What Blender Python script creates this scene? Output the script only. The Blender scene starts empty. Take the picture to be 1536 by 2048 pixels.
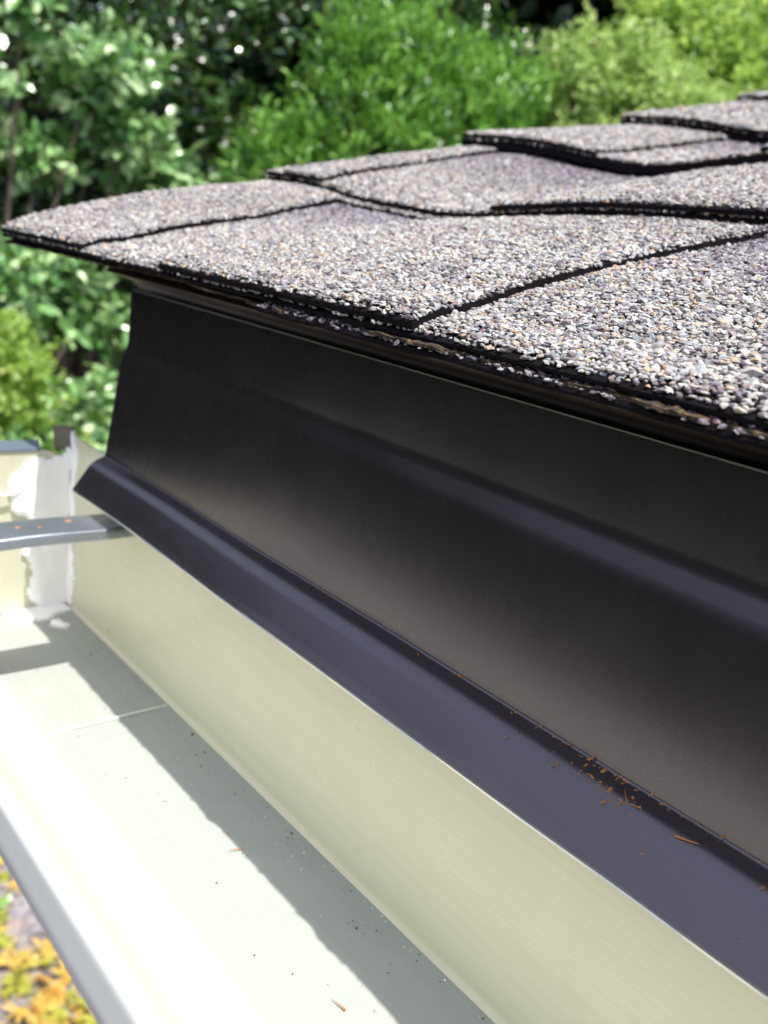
import bpy, math, random
import numpy as np
from mathutils import Matrix, Vector

# ------------------------------------------------------------------ camera, sky, sun, exposure
U = 0.145                      # one build unit of the roof edge, in metres
CAM_Z = 2.10                   # camera height above the garden ground
scene = bpy.context.scene
C = scene.collection
SUN = np.array([0.37, 0.062, 1.0]); SUN /= np.linalg.norm(SUN)

cam_d = bpy.data.cameras.new("camera")
cam = bpy.data.objects.new("camera", cam_d); C.objects.link(cam)
R = np.array([[0.63538908, 0.30170122, -0.71081439],
              [0.76086951, -0.08755352, 0.6429712],
              [0.13175089, -0.94937388, -0.28518581]])
right, down, fwd = R[:, 0], R[:, 1], R[:, 2]
M4 = Matrix(((right[0], -down[0], -fwd[0], 0), (right[1], -down[1], -fwd[1], 0),
             (right[2], -down[2], -fwd[2], CAM_Z), (0, 0, 0, 1)))
cam.matrix_world = M4
cam_d.sensor_fit = 'HORIZONTAL'
cam_d.sensor_width = 3.5
cam_d.lens = 3.5 * 1800 / 1536
cam_d.clip_start = 0.005
cam_d.clip_end = 500
cam_d.dof.use_dof = True
cam_d.dof.focus_distance = 0.19
cam_d.dof.aperture_fstop = 2.6
scene.camera = cam

w = bpy.data.worlds.new("World"); scene.world = w; w.use_nodes = True
nt = w.node_tree
sky = nt.nodes.new("ShaderNodeTexSky"); sky.sky_type = 'NISHITA'; sky.sun_disc = False
sky.sun_elevation = math.asin(SUN[2]); sky.sun_rotation = math.atan2(SUN[0], SUN[1])
hs = nt.nodes.new('ShaderNodeHueSaturation'); hs.inputs['Saturation'].default_value = .5
nt.links.new(sky.outputs[0], hs.inputs['Color']); nt.links.new(hs.outputs[0], nt.nodes['Background'].inputs[0])
nt.nodes['Background'].inputs[1].default_value = 0.15
sd = bpy.data.lights.new("sun", 'SUN'); sun = bpy.data.objects.new("sun", sd); C.objects.link(sun)
sd.energy = 3.05; sd.angle = math.radians(0.5); sd.color = (1.0, 0.965, 0.91)
sun.rotation_euler = Vector(SUN).to_track_quat('Z', 'Y').to_euler()
sun.location = (0, 0, 8)
scene.view_settings.view_transform = 'Standard'
scene.view_settings.look = 'None'
scene.view_settings.gamma = 1
scene.view_settings.exposure = 1.14
scene.cycles.max_bounces = 8
scene.cycles.diffuse_bounces = 5

rng = np.random.default_rng(7)
random.seed(7)

# ------------------------------------------------------------------ helpers
def P(x, y, z):                # roof-edge units (camera at 0,0,0) -> metres
    return (x * U, y * U, z * U + CAM_Z)

def tag(o, label=None, cat=None, group=None, kind=None):
    if label: o['label'] = label
    if cat: o['category'] = cat
    if group: o['group'] = group
    if kind: o['kind'] = kind
    return o

def empty(name, loc, label, cat, group=None):
    o = bpy.data.objects.new(name, None); C.objects.link(o); o.location = loc
    o.empty_display_size = 0.02
    return tag(o, label, cat, group)

def finish(name, me, mats, parent=None, smooth=None):
    for m in (mats if isinstance(mats, (list, tuple)) else [mats]): me.materials.append(m)
    if smooth is not None:
        me.polygons.foreach_set('use_smooth', np.ones(len(me.polygons), bool))
        me.set_sharp_from_angle(angle=math.radians(smooth))
    o = bpy.data.objects.new(name, me); C.objects.link(o)
    n = len(me.vertices); co = np.empty(n * 3); me.vertices.foreach_get('co', co); co = co.reshape(-1, 3)
    mn, mx = co.min(0), co.max(0)
    org = np.array([(mn[0] + mx[0]) / 2, (mn[1] + mx[1]) / 2, mn[2]])
    me.vertices.foreach_set('co', (co - org).ravel())
    loc = Vector(org)
    if parent is not None:
        o.parent = parent; q = parent
        while q is not None: loc = loc - q.location; q = q.parent
    o.location = loc
    me.update()
    return o

def mesh_np(name, V, faces, attr=None, mat_idx=None):
    """V (n,3); faces: list of arrays (k, sides)"""
    me = bpy.data.meshes.new(name)
    loops = np.concatenate([f.ravel() for f in faces]).astype(np.int32)
    tot = np.concatenate([np.full(len(f), f.shape[1]) for f in faces]).astype(np.int32)
    start = np.concatenate([[0], np.cumsum(tot)[:-1]]).astype(np.int32)
    me.vertices.add(len(V)); me.vertices.foreach_set('co', np.asarray(V, float).ravel())
    me.loops.add(len(loops)); me.loops.foreach_set('vertex_index', loops)
    me.polygons.add(len(tot)); me.polygons.foreach_set('loop_start', start)
    if mat_idx is not None: me.polygons.foreach_set('material_index', mat_idx.astype(np.int32))
    me.update(calc_edges=True)
    me.polygons.foreach_set('use_smooth', np.zeros(len(tot), bool))
    if attr is not None:
        a = me.color_attributes.new('Col', 'FLOAT_COLOR', 'POINT')
        c = np.ones((len(V), 4)); c[:, :3] = attr
        a.data.foreach_set('color', c.ravel())
    return me

def pyd(name, V, F, mats, parent=None, smooth=None, unit=True):
    me = bpy.data.meshes.new(name)
    me.from_pydata([P(*v) for v in V] if unit else V, [], F); me.update()
    return finish(name, me, mats, parent, smooth)

def box_vf(x0, x1, y0, y1, z0, z1, base=0):
    V = [(x0, y0, z0), (x1, y0, z0), (x1, y1, z0), (x0, y1, z0), (x0, y0, z1), (x1, y0, z1), (x1, y1, z1), (x0, y1, z1)]
    F = [(0, 3, 2, 1), (4, 5, 6, 7), (0, 1, 5, 4), (1, 2, 6, 5), (2, 3, 7, 6), (3, 0, 4, 7)]
    return V, [tuple(i + base for i in f) for f in F]

def fillet(pts, radii, n=6):
    """round the inner corners of a 2-D polyline"""
    out = [np.array(pts[0], float)]
    for i in range(1, len(pts) - 1):
        p, a, b = (np.array(pts[j], float) for j in (i, i - 1, i + 1))
        r = radii[i - 1] if isinstance(radii, (list, tuple)) else radii
        if r <= 0: out.append(p); continue
        da, db = a - p, b - p; la, lb = np.linalg.norm(da), np.linalg.norm(db)
        t = min(r, la * .48, lb * .48); pa, pb = p + da / la * t, p + db / lb * t
        for k in range(n + 1):
            s = k / n; out.append((1 - s) ** 2 * pa + 2 * s * (1 - s) * p + s * s * pb)
    out.append(np.array(pts[-1], float)); return np.array(out)

def sheet(name, prof, x0, x1, th, mats, parent=None, nx=2, wave=None, side=1, smooth=25, xend=None):
    """bent sheet metal: a profile in (y,z) run along x, thickness th towards the side given"""
    prof = np.asarray(prof, float); n = len(prof)
    d = np.gradient(prof, axis=0); d /= np.linalg.norm(d, axis=1)[:, None]
    nrm = np.stack([-d[:, 1], d[:, 0]], 1) * side
    V = []; xs = np.linspace(x0, x1, nx)
    for x in xs:
        for off in (0, th):
            for j in range(n):
                y, z = prof[j] + nrm[j] * off
                xx = x
                if xend is not None and x == xs[0]: xx += xend[j] if hasattr(xend, '__len__') else xend
                dy, dz = (wave(x, j / (n - 1)) if wave else (0, 0))
                V.append((xx, y + dy, z + dz))
    F = []; m = 2 * n
    for i in range(nx - 1):
        a, b = i * m, (i + 1) * m
        for j in range(n - 1):
            F.append((a + j, a + j + 1, b + j + 1, b + j))
            F.append((a + n + j + 1, a + n + j, b + n + j, b + n + j + 1))
        F.append((a, b, b + n, a + n)); F.append((a + n - 1, a + 2 * n - 1, b + 2 * n - 1, b + n - 1))
    for a, flip in ((0, 0), ((nx - 1) * m, 1)):
        for j in range(n - 1):
            q = (a + j, a + n + j, a + n + j + 1, a + j + 1); F.append(q[::-1] if flip else q)
    return pyd(name, V, F, mats, parent, smooth)

# ------------------------------------------------------------------ materials
class NT:
    def __init__(s, name):
        s.m = bpy.data.materials.new(name); s.m.use_nodes = True; s.t = s.m.node_tree
        s.b = s.t.nodes['Principled BSDF']; s.out = s.t.nodes['Material Output']
    def n(s, typ, **kw):
        nd = s.t.nodes.new('ShaderNode' + typ)
        for k, v in kw.items():
            if k in nd.inputs: nd.inputs[k].default_value = v
            else: setattr(nd, k, v)
        return nd
    def l(s, a, b): s.t.links.new(a, b)
    def noise(s, scale, detail=4, rough=.6, stretch=(1, 1, 1)):
        tc = s.n('TexCoord'); mp = s.n('Mapping'); mp.inputs['Scale'].default_value = stretch
        s.l(tc.outputs['Object'], mp.inputs['Vector'])
        nz = s.n('TexNoise'); nz.inputs['Scale'].default_value = scale
        nz.inputs['Detail'].default_value = detail; nz.inputs['Roughness'].default_value = rough
        s.l(mp.outputs[0], nz.inputs['Vector']); return nz.outputs['Fac']
    def ramp(s, fac, stops):
        r = s.n('ValToRGB'); e = r.color_ramp.elements
        while len(e) < len(stops): e.new(.5)
        for el, (p, c) in zip(e, stops): el.position = p; el.color = (*c, 1)
        s.l(fac, r.inputs[0]); return r.outputs[0]
    def mix(s, fac, a, b, mode='MIX'):
        m = s.n('Mix'); m.data_type = 'RGBA'; m.blend_type = mode
        for v, i in ((fac, 0), (a, 6), (b, 7)):
            if hasattr(v, 'links'): s.l(v, m.inputs[i])
            else: m.inputs[i].default_value = v if i == 0 else (*v, 1)
        return m.outputs[2]
    def rng(s, fac, lo, hi, a=0., b=1.):
        m = s.n('MapRange'); s.l(fac, m.inputs[0])
        for i, v in enumerate((lo, hi, a, b)): m.inputs[i + 1].default_value = v
        return m.outputs[0]
    def bump(s, h, strength, dist, prev=None):
        b = s.n('Bump'); b.inputs['Strength'].default_value = strength; b.inputs['Distance'].default_value = dist
        s.l(h, b.inputs['Height'])
        if prev: s.l(prev, b.inputs['Normal'])
        s.l(b.outputs[0], s.b.inputs['Normal']); return b.outputs[0]
    def set(s, **kw):
        for k, v in kw.items():
            i = s.b.inputs[k.replace('_', ' ')]
            if hasattr(v, 'links'): s.l(v, i)
            else: i.default_value = (*v, 1) if isinstance(v, tuple) else v

def mat_cream(name, base, dust, rough, amount=.35):
    t = NT(name)
    brush = t.noise(900, 3, .6, (.012, 1, 1)); big = t.noise(60, 4, .6); fine = t.noise(1400, 2)
    c = t.mix(t.rng(big, .35, .8, 0, amount), base, dust)
    c = t.mix(t.rng(brush, .35, .65, 0, .30), c, tuple(v * .8 for v in base))
    t.set(Base_Color=c, Roughness=t.rng(big, .3, .7, rough - .08, rough + .12), Specular_IOR_Level=.5)
    nb = t.bump(brush, .12, .0002); t.bump(fine, .08, .0001, nb)
    return t.m
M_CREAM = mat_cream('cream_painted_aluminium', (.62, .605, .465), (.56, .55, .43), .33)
M_BOTTOM = mat_cream('dusty_dimmed_aluminium', (.365, .385, .36), (.32, .34, .315), .5, .7)  # dust, and base lowered so sunlit floor stays dimmer than front wall
M_FRONT = mat_cream('sunlit_cream_aluminium', (.70, .70, .60), (.64, .64, .56), .42, .25)  # front wall's stronger sunlight put into a paler cream

M_LIP = mat_cream('shaded_lip_grey', (.56, .57, .56), (.50, .51, .50), .3, .3)  # grey of the lip's shaded outer face put into its base colour
def mat_brown(name, base, rough, metallic=0., grain=.1, spec=.6):
    t = NT(name)
    big = t.noise(50, 4, .6); fine = t.noise(2600, 2, .5)
    c = t.mix(t.rng(big, .3, .75, 0, .35), base, tuple(v * 1.25 + .003 for v in base))
    t.set(Base_Color=c, Roughness=t.rng(big, .3, .7, rough - .015, rough + .02), Metallic=metallic, Specular_IOR_Level=spec)
    t.bump(fine, grain, .00012)
    return t.m
M_BROWN = mat_brown('dark_bronze_paint', (.016, .0110, .0135), .27, spec=.5)
M_BROWN.node_tree.nodes['Principled BSDF'].inputs['IOR'].default_value = 2.05
M_BROWN.node_tree.nodes['Principled BSDF'].inputs['Specular Tint'].default_value = (1, .9, 1, 1)
M_BROWN2 = mat_brown('bronze_drip_edge_paint', (.030, .018, .013), .35)

t = NT('bare_metal_edge'); t.set(Base_Color=(.75, .74, .70), Metallic=.6, Roughness=.35); M_EDGE = t.m

t = NT('galvanised_steel')
sc1 = t.noise(500, 4, .7, (1, .06, 1)); sp = t.noise(120, 5, .7)
t.set(Base_Color=t.mix(t.rng(sp, .4, .75, 0, .5), (.33, .36, .40), (.24, .26, .28)), Metallic=.72, Roughness=t.rng(sc1, .3, .7, .24, .38))
t.bump(sc1, .2, .0002); M_STEEL = t.m
t = NT('rusty_stain')
rn = t.noise(900, 5, .7)
t.set(Base_Color=t.ramp(rn, [(.35, (.16, .05, .03)), (.6, (.38, .20, .12)), (.75, (.6, .5, .42))]), Roughness=.8); M_RUST = t.m
t = NT('white_sealant')
sn = t.noise(220, 5, .6)
t.set(Base_Color=t.mix(t.rng(sn, .45, .8, 0, .4), (.94, .93, .94), (.86, .83, .78)), Roughness=.4, Subsurface_Weight=.1)
t.b.inputs['Subsurface Radius'].default_value = (.002, .002, .002)
t.bump(sn, .3, .0012); M_SEAL = t.m

t = NT('asphalt')
an = t.noise(1200, 5, .7)
t.set(Base_Color=t.ramp(an, [(.3, (.003, .0025, .003)), (.62, (.010, .007, .010)), (.85, (.035, .027, .03))]), Roughness=.9, Specular_IOR_Level=.12)
t.bump(an, .8, .0006); M_ASPH = t.m
t = NT('mineral_granules')
a = t.n('Attribute'); a.attribute_name = 'Col'
gn = t.noise(3000, 3, .6)
t.set(Base_Color=t.mix(t.rng(gn, .3, .7, 0, .3), a.outputs['Color'], (.06, .05, .055)), Roughness=.62, Specular_IOR_Level=.45)
t.bump(gn, .35, .0002); M_GRAN = t.m
t = NT('torn_underlayment')
un = t.noise(600, 5, .7)
t.set(Base_Color=t.ramp(un, [(.3, (.008, .006, .004)), (.52, (.05, .03, .015)), (.7, (.26, .15, .06))]), Roughness=.85)
t.bump(un, .9, .0012); M_FELT = t.m
t = NT('painted_board'); t.set(Base_Color=t.mix(t.noise(40), (.34, .31, .26), (.42, .39, .33)), Roughness=.6); M_WOOD = t.m
t = NT('plywood'); t.set(Base_Color=t.mix(t.noise(90, 5, .6, (.1, 1, 1)), (.30, .20, .11), (.18, .11, .06)), Roughness=.75); M_PLY = t.m
t = NT('stucco'); t.set(Base_Color=t.mix(t.noise(30), (.40, .37, .31), (.33, .30, .25)), Roughness=.9); t.bump(t.noise(150), .5, .003); M_STUC = t.m
t = NT('dry_needle'); t.set(Base_Color=t.mix(t.noise(300), (.50, .20, .06), (.32, .12, .04)), Roughness=.6); M_NEED = t.m
t = NT('dirt_speck'); t.set(Base_Color=t.mix(t.noise(700), (.10, .085, .07), (.03, .03, .03)), Roughness=.9); M_SPECK = t.m
t = NT('pale_speck'); t.set(Base_Color=(.75, .73, .7), Roughness=.8); M_PALE = t.m

t = NT('blue_grey_sky_sheen'); t.set(Base_Color=t.mix(t.noise(200), (.20, .24, .30), (.15, .18, .23)), Metallic=.35, Roughness=.4); M_RIM = t.m  # sky reflected by the rim put into a blue-grey base
t = NT('grey_brown_worn_paint'); t.set(Base_Color=t.mix(t.noise(200), (.17, .15, .125), (.11, .10, .09)), Roughness=.55); M_TAB = t.m
# ------------------------------------------------------------------ the house behind the flashing
XR = 3.0                       # how far the roof edge runs past the camera, in units
XF = -2.2036                   # far end of the flashing
house = empty('house', P(1.0, 3.5, -CAM_Z / U), 'plain beige house wall and painted eave boards under the shingle roof', 'house')
V, F = box_vf(-1.7, XR, 1.9, 9.0, -CAM_Z / U, -.25); pyd('wall', V, F, M_STUC, house)
V, F = box_vf(-2.20, XR, 1.095, 1.20, -1.30, -.215); pyd('fascia_board', V, F, M_WOOD, house)
V, F = box_vf(-2.16, XR, 1.20, 1.895, -.90, -.86); pyd('soffit', V, F, M_WOOD, house)
slope = .262
V = [(-2.16, 1.21, -.855), (-1.98, 1.21, -.855), (-1.98, 9.0, -.855), (-2.16, 9.0, -.855),
     (-2.16, 1.21, -.22), (-1.98, 1.21, -.22), (-1.98, 9.0, -.20 + 7.79 * .25), (-2.16, 9.0, -.20 + 7.79 * .25)]
pyd('rake_board', V, [(0, 3, 2, 1), (4, 5, 6, 7), (0, 1, 5, 4), (1, 2, 6, 5), (2, 3, 7, 6), (3, 0, 4, 7)], M_WOOD, house)
# ------------------------------------------------------------------ drip edge and kick-out flashing
def wob(x, s): return 0.0022 * math.sin(x * 5.1 + 1) + .0014 * math.sin(x * 13.7) + .0008 * math.sin(x * 31)
prof = fillet([(1.30, -.090), (1.000, -.150), (.985, -.163), (1.080, -.188), (1.084, -.36)], [.02, .006, .03])
drip = sheet('drip_edge', prof, -2.262, XR, .004, M_BROWN2, None, 40, lambda x, s: (wob(x, s) * .6, 0), 1)
tag(drip, 'thin brown metal drip edge tucked in the dark gap under the shingle overhang', 'drip edge')

fl = empty('eave_flashing', P(0.3, 1.0, -.72), 'dark bronze metal flashing with purple-grey kicked-out lower lip, hanging over the cream gutter', 'flashing')
face = fillet([(1.0505, -.2044), (1.0490, -.345), (1.0325, -.389), (.9877, -.624)], [.014, .014], 10)
face_end = -.03 * np.clip((face[:, 1] + .63) / .22, 0, 1)
kick = fillet([(.9877, -.624), (.985, -.637), (.949, -.6525), (.908, -.711), (.900, -.7215)], [.012, .016, .01], 10)
def fw(x, s): return (.0016 * math.sin(x * 3.1 + .5) * s, .0012 * math.sin(x * 7 + 2) * s)
def kw(x, s): return (.0016 * math.sin(x * 3.1 + .5) - .0011 * s * math.sin(x * 4.3) - .0004 * s * math.sin(x * 17),
                      .0012 * math.sin(x * 7 + 2) + .0009 * s * math.sin(x * 9.2) + .0003 * s * math.sin(x * 23))
sheet('face', face, XF, XR, .005, M_BROWN, fl, 70, fw, -1, xend=face_end)
sheet('kick_lip', kick, XF, XR, .005, M_BROWN, fl, 110, kw, -1)
def edge_strip(name, y, z, r, wv, s, n=110, mat=M_EDGE, parent=fl):
    V, F = [], []
    xs = np.linspace(XF - .0005 - (.03 if s == 0 else 0), XR, n)
    for x in xs:
        dy, dz = wv(x, s)
        for k in range(6):
            a = k * math.pi / 3; V.append((x, y + dy + r * math.cos(a), z + dz + r * math.sin(a)))
    for i in range(n - 1):
        for k in range(6):
            F.append((6 * i + k, 6 * i + (k + 1) % 6, 6 * i + 6 + (k + 1) % 6, 6 * i + 6 + k))
    F += [tuple(range(6))[::-1], tuple(6 * (n - 1) + k for k in range(6))]
    return pyd(name, V, F, mat, parent, 60)
edge_strip('cut_edge', .8982, -.7238, .0026, kw, 1.0)
edge_strip('top_edge', 1.0485, -.2030, .0019, fw, 0.0)

# ------------------------------------------------------------------ gutter
XC = -2.462                    # the end cap's plane
gut = empty('gutter', P(.3, .65, -1.18), 'cream painted metal gutter with capped far end, sunlit front and shaded back', 'gutter')
sheet('back_wall', fillet([(1.0, -.645), (1.0, -1.155), (.992, -1.167)], [.01]), XC, XR, .007, M_CREAM, gut, 60,
      lambda x, s: (.0012 * math.sin(x * 2.7) * (1 - s), .0012 * math.sin(x * 11) * (1 - s)), 1)
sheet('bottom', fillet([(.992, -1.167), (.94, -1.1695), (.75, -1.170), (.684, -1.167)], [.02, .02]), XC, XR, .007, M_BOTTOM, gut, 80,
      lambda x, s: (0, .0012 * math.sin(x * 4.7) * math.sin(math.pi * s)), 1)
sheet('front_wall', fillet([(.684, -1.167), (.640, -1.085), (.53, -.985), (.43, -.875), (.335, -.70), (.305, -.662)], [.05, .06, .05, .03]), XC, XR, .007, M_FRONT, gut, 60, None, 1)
sheet('front_lip', fillet([(.306, -.662), (.300, -.655), (.294, -.660), (.284, -.692), (.285, -.706), (.300, -.714)], [.004, .004, .008, .006]), XC - .03, XR, .004, M_LIP, gut, 60,
      lambda x, s: (.001 * math.sin(x * 3.3), .0008 * math.sin(x * 8)), 1)
# end cap: the gutter's profile, folded rim on top
capp = [(.918, -.684), (.318, -.684), (.335, -.70), (.43, -.875), (.53, -.985), (.640, -1.085), (.684, -1.167), (1.0, -1.167), (1.0, -.70), (.955, -.70), (.935, -.688)]
V = [(XC, y, z) for y, z in capp] + [(XC - .008, y, z) for y, z in capp]; n = len(capp)
F = [tuple(range(n))[::-1], tuple(range(n, 2 * n))] + [(i, (i + 1) % n, n + (i + 1) % n, n + i) for i in range(n)]
cap = pyd('end_cap', V, F, M_CREAM, gut)
V, F = box_vf(XC - .10, XC + .004, .318, .905, -.684, -.678)
V = [(x, y + (.03 if (x < XC - .05 and y > .9) else 0), z) for x, y, z in V]
pyd('rim', V, F, M_RIM, cap)
V = [(XC - .004, 1.000, -.618), (XC - .004, 1.000, -.688), (XC - .030, .957, -.690), (XC - .035, .953, -.622)]
V += [(x - .006, y + .003, z) for x, y, z in V]
pyd('fold_tab', V, [(0, 1, 2, 3), (7, 6, 5, 4), (0, 4, 5, 1), (1, 5, 6, 2), (2, 6, 7, 3), (3, 7, 4, 0)], M_TAB, cap)

def in_poly(px, py, poly):
    c = np.zeros(px.shape, bool); n = len(poly)
    for i in range(n):
        x1, y1 = poly[i]; x2, y2 = poly[(i + 1) % n]
        cond = ((y1 > py) != (y2 > py)) & (px < (x2 - x1) * (py - y1) / (y2 - y1 + 1e-12) + x1); c ^= cond
    return c
def poly_dist(px, py, poly):
    d = np.full(px.shape, 9.); n = len(poly)
    for i in range(n):
        a = np.array(poly[i]); b = np.array(poly[(i + 1) % n]); ab = b - a
        t_ = np.clip(((px - a[0]) * ab[0] + (py - a[1]) * ab[1]) / (ab @ ab), 0, 1)
        d = np.minimum(d, np.hypot(px - a[0] - t_ * ab[0], py - a[1] - t_ * ab[1]))
    return d
def vnoise(x, y, seed=0, oct=3):
    r_ = np.random.default_rng(seed); v = 0; amp = 1.
    for o in range(oct):
        for k in range(5):
            th_ = r_.uniform(0, 6.28); f_ = r_.uniform(.7, 1.3) * 2 ** o
            v = v + amp * np.sin(f_ * (x * math.cos(th_) + y * math.sin(th_)) * 2 + r_.uniform(0, 6.28)) / 5
        amp *= .55
    return v
def patch(name, poly, to3d, h, step, mats, parent, seed=0, edge=.02):
    """a smeared blob with an uneven outline lying on a surface: to3d(a,b,height)"""
    p = np.array(poly); a0, b0 = p.min(0) - step; a1, b1 = p.max(0) + step
    A, B = np.meshgrid(np.arange(a0, a1, step), np.arange(b0, b1, step), indexing='ij')
    w_ = .010 * vnoise(A * 28, B * 28, seed); inside = in_poly(A + w_, B + w_ * .7, poly)
    d = poly_dist(A + w_, B + w_ * .7, poly); d = np.where(inside, d, 0)
    H = h * np.clip(d / edge, 0, 1) ** .5 * (1 + .35 * vnoise(A * 16, B * 16, seed + 3)) + .0015
    ok = inside; idx = -np.ones(A.shape, int); idx[ok] = np.arange(ok.sum()); nv = ok.sum()
    V = [to3d(a, b, hh) for a, b, hh in zip(A[ok], B[ok], H[ok])] + [to3d(a, b, -.004) for a, b in zip(A[ok], B[ok])]
    F = []; edges = {}
    for i in range(A.shape[0] - 1):
        for j in range(A.shape[1] - 1):
            q = (idx[i, j], idx[i + 1, j], idx[i + 1, j + 1], idx[i, j + 1])
            if min(q) < 0: continue
            F.append(tuple(int(v) for v in q)); F.append(tuple(int(v) + nv for v in q[::-1]))
            for k in range(4):
                e = (int(q[k]), int(q[(k + 1) % 4]))
                if (e[1], e[0]) in edges: del edges[(e[1], e[0])]
                else: edges[e] = 1
    for a, b in edges: F.append((b, a, a + nv, b + nv))
    return pyd(name, V, F, mats, parent, 50)
capblob = [(.862, -.715), (.905, -.692), (.935, -.700), (.965, -.695), (.985, -.67), (.998, -.655), (.998, -1.166), (.90, -1.166), (.875, -1.10),
           (.885, -1.05), (.858, -.99), (.872, -.93), (.868, -.885), (.845, -.870), (.828, -.85), (.812, -.805), (.826, -.755)]
patch('sealant', capblob, lambda a, b, h: (XC + .001 + h, a, b), .012, .008, M_SEAL, gut, 1)
patch('sealant', [(-.003, -.60), (.05, -.70), (.036, -.80), (.030, -.95), (.052, -1.06), (.035, -1.166), (-.003, -1.166)],
      lambda a, b, h: (XC + a, .999 - h, b), .008, .006, M_SEAL, gut, 4, .01)
patch('sealant', [(-.003, .80), (.08, .82), (.10, .90), (.07, .93), (.055, .995), (-.003, .995)],
      lambda a, b, h: (XC + a, b, -1.167 + h), .008, .007, M_SEAL, gut, 9, .01)
patch('sealant', [(-.003, .70), (.03, .71), (.10, .76), (.06, .78), (-.003, .78)],
      lambda a, b, h: (XC + a, b, -1.167 + h), .006, .007, M_SEAL, gut, 12, .01)
patch('sealant', [(.10, .905), (.135, .90), (.165, .925), (.15, .95), (.125, .93), (.10, .94)],
      lambda a, b, h: (XC + a, b, -1.167 + h), .009, .004, M_SEAL, gut, 5, .01)
patch('sealant', [(0, .60), (.02, .62), (.04, .72), (.02, .80), (0, .80)],
      lambda a, b, h: (XC + .001 + h, b, -1.06 - a), .008, .006, M_SEAL, gut, 15, .01)
# a loop of sealant string standing off the end cap
V, F = [], []; pts = [(XC + .012, .70, -.72), (XC + .022, .75, -.775), (XC + .02, .80, -.80), (XC + .018, .83, -.80), (XC + .012, .86, -.79)]
for i, p in enumerate(pts):
    for k in range(6): V.append((p[0] + .004 * math.cos(k), p[1], p[2] + .004 * math.sin(k)))
for i in range(len(pts) - 1):
    for k in range(6): F.append((6 * i + k, 6 * i + (k + 1) % 6, 6 * i + 6 + (k + 1) % 6, 6 * i + 6 + k))
pyd('sealant', V, F, M_SEAL, gut, 60)
# faint lap ridge across the gutter floor
V, F = box_vf(-1.797, -1.790, .684, .99, -1.1690, -1.1668); pyd('lap_seam', V, F, M_FRONT, gut)

# hanger strap across the gutter, an L in section
hg = empty('gutter_hanger', P(-2.0, .63, -.77), 'blue-grey galvanised strap hanger spanning the gutter near its end cap', 'gutter hanger')
ZH = -.75
sec = fillet([(-2.086, ZH - .008), (-2.084, ZH), (-1.968, ZH), (-1.962, ZH - .019)], [.003, .006], 4)
V, F = [], []; ysx = np.linspace(.325, .985, 30); n = len(sec)
for y in ysx:
    s = max(0, (.42 - y) / .1); dz = -.0 * s + .0015 * math.sin(y * 19)
    for off in (0, -.006):
        for j in range(n): V.append((sec[j][0], y, sec[j][1] + dz + off))
m = 2 * n
for i in range(len(ysx) - 1):
    a, b = i * m, (i + 1) * m
    for j in range(n - 1):
        F += [(a + j, a + j + 1, b + j + 1, b + j), (a + n + j + 1, a + n + j, b + n + j, b + n + j + 1)]
    F += [(a, b, b + n, a + n), (a + n - 1, a + 2 * n - 1, b + 2 * n - 1, b + n - 1)]
for a, fl_ in ((0, 0), ((len(ysx) - 1) * m, 1)):
    for j in range(n - 1):
        q = (a + j, a + n + j, a + n + j + 1, a + j + 1); F.append(q[::-1] if fl_ else q)
pyd('strap', V, F, M_STEEL, hg, 40)
for i, (x, y) in enumerate([(-2.035, .700), (-2.02, .745), (-2.05, .826)]):
    V = [(x, y, ZH + .004)]; F = []
    for k in range(14):
        a = k * 2 * math.pi / 14; r_ = .011 * (1 + .3 * math.sin(k * 2.3 + i)); V.append((x + r_ * math.cos(a), y + r_ * .8 * math.sin(a), ZH - .0005))
    F = [(0, 1 + k, 1 + (k + 1) % 14) for k in range(14)]
    pyd('rust_spot', V, F, M_RUST, hg, 60)

# ------------------------------------------------------------------ shingles
def bump_dip(x, y):
    a = np.interp(y, [.93, 1.25, 1.83, 2.745, 4], [0, .010, .053, .072, .078])
    wl = np.where(x < -1.97, .36 + .12 * np.clip((y - 1.83), 0, 1), .40)
    d = -a * np.exp(-((x + 1.97) / wl) ** 2)
    d = d - .023 * np.clip((x + 2.85) / .5, 0, 1) * np.interp(y, [.93, 1.05, 1.4, 1.6, 1.83, 2], [0, 1, 1, .6, .15, 0])
    d = d - .018 * np.exp(-((x + 2.35) / .2) ** 2) * np.interp(y, [1.2, 1.5, 1.85, 2.0], [0, 1, 1, 0])
    return d - .013 * np.clip((x + 2.2) / .6, 0, 1) * np.clip((y - 1.2) / .6, 0, 1)
def tooth_top(k, y):
    if k == 0: return np.interp(y, [.80, .915, .98, 1.06, 1.2, 1.38, 1.6, 1.83, 2.2], [-.19, -.112, -.075, -.045, -.002, .050, .102, .148, .21])
    y0, z0, s = [(0, 0, 0), (1.83, .185, .250), (2.745, .466, .204), (3.75, .718, .245), (4.70, .985, .25), (5.65, 1.25, .25), (6.6, 1.51, .25), (7.55, 1.77, .25)][k]
    return z0 + s * (y - y0)
def layer_z(k, lift, seed):
    def f(x, y):
        e = .0025 * vnoise(x * 5, y * 5, seed, 2)
        return tooth_top(k, y) + bump_dip(x, y) - lift + e - .05 * np.clip(y - [.93, 1.83, 2.745, 3.75, 4.7, 5.65, 6.6][k] - 1.02, 0, 1)
    return f

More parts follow.
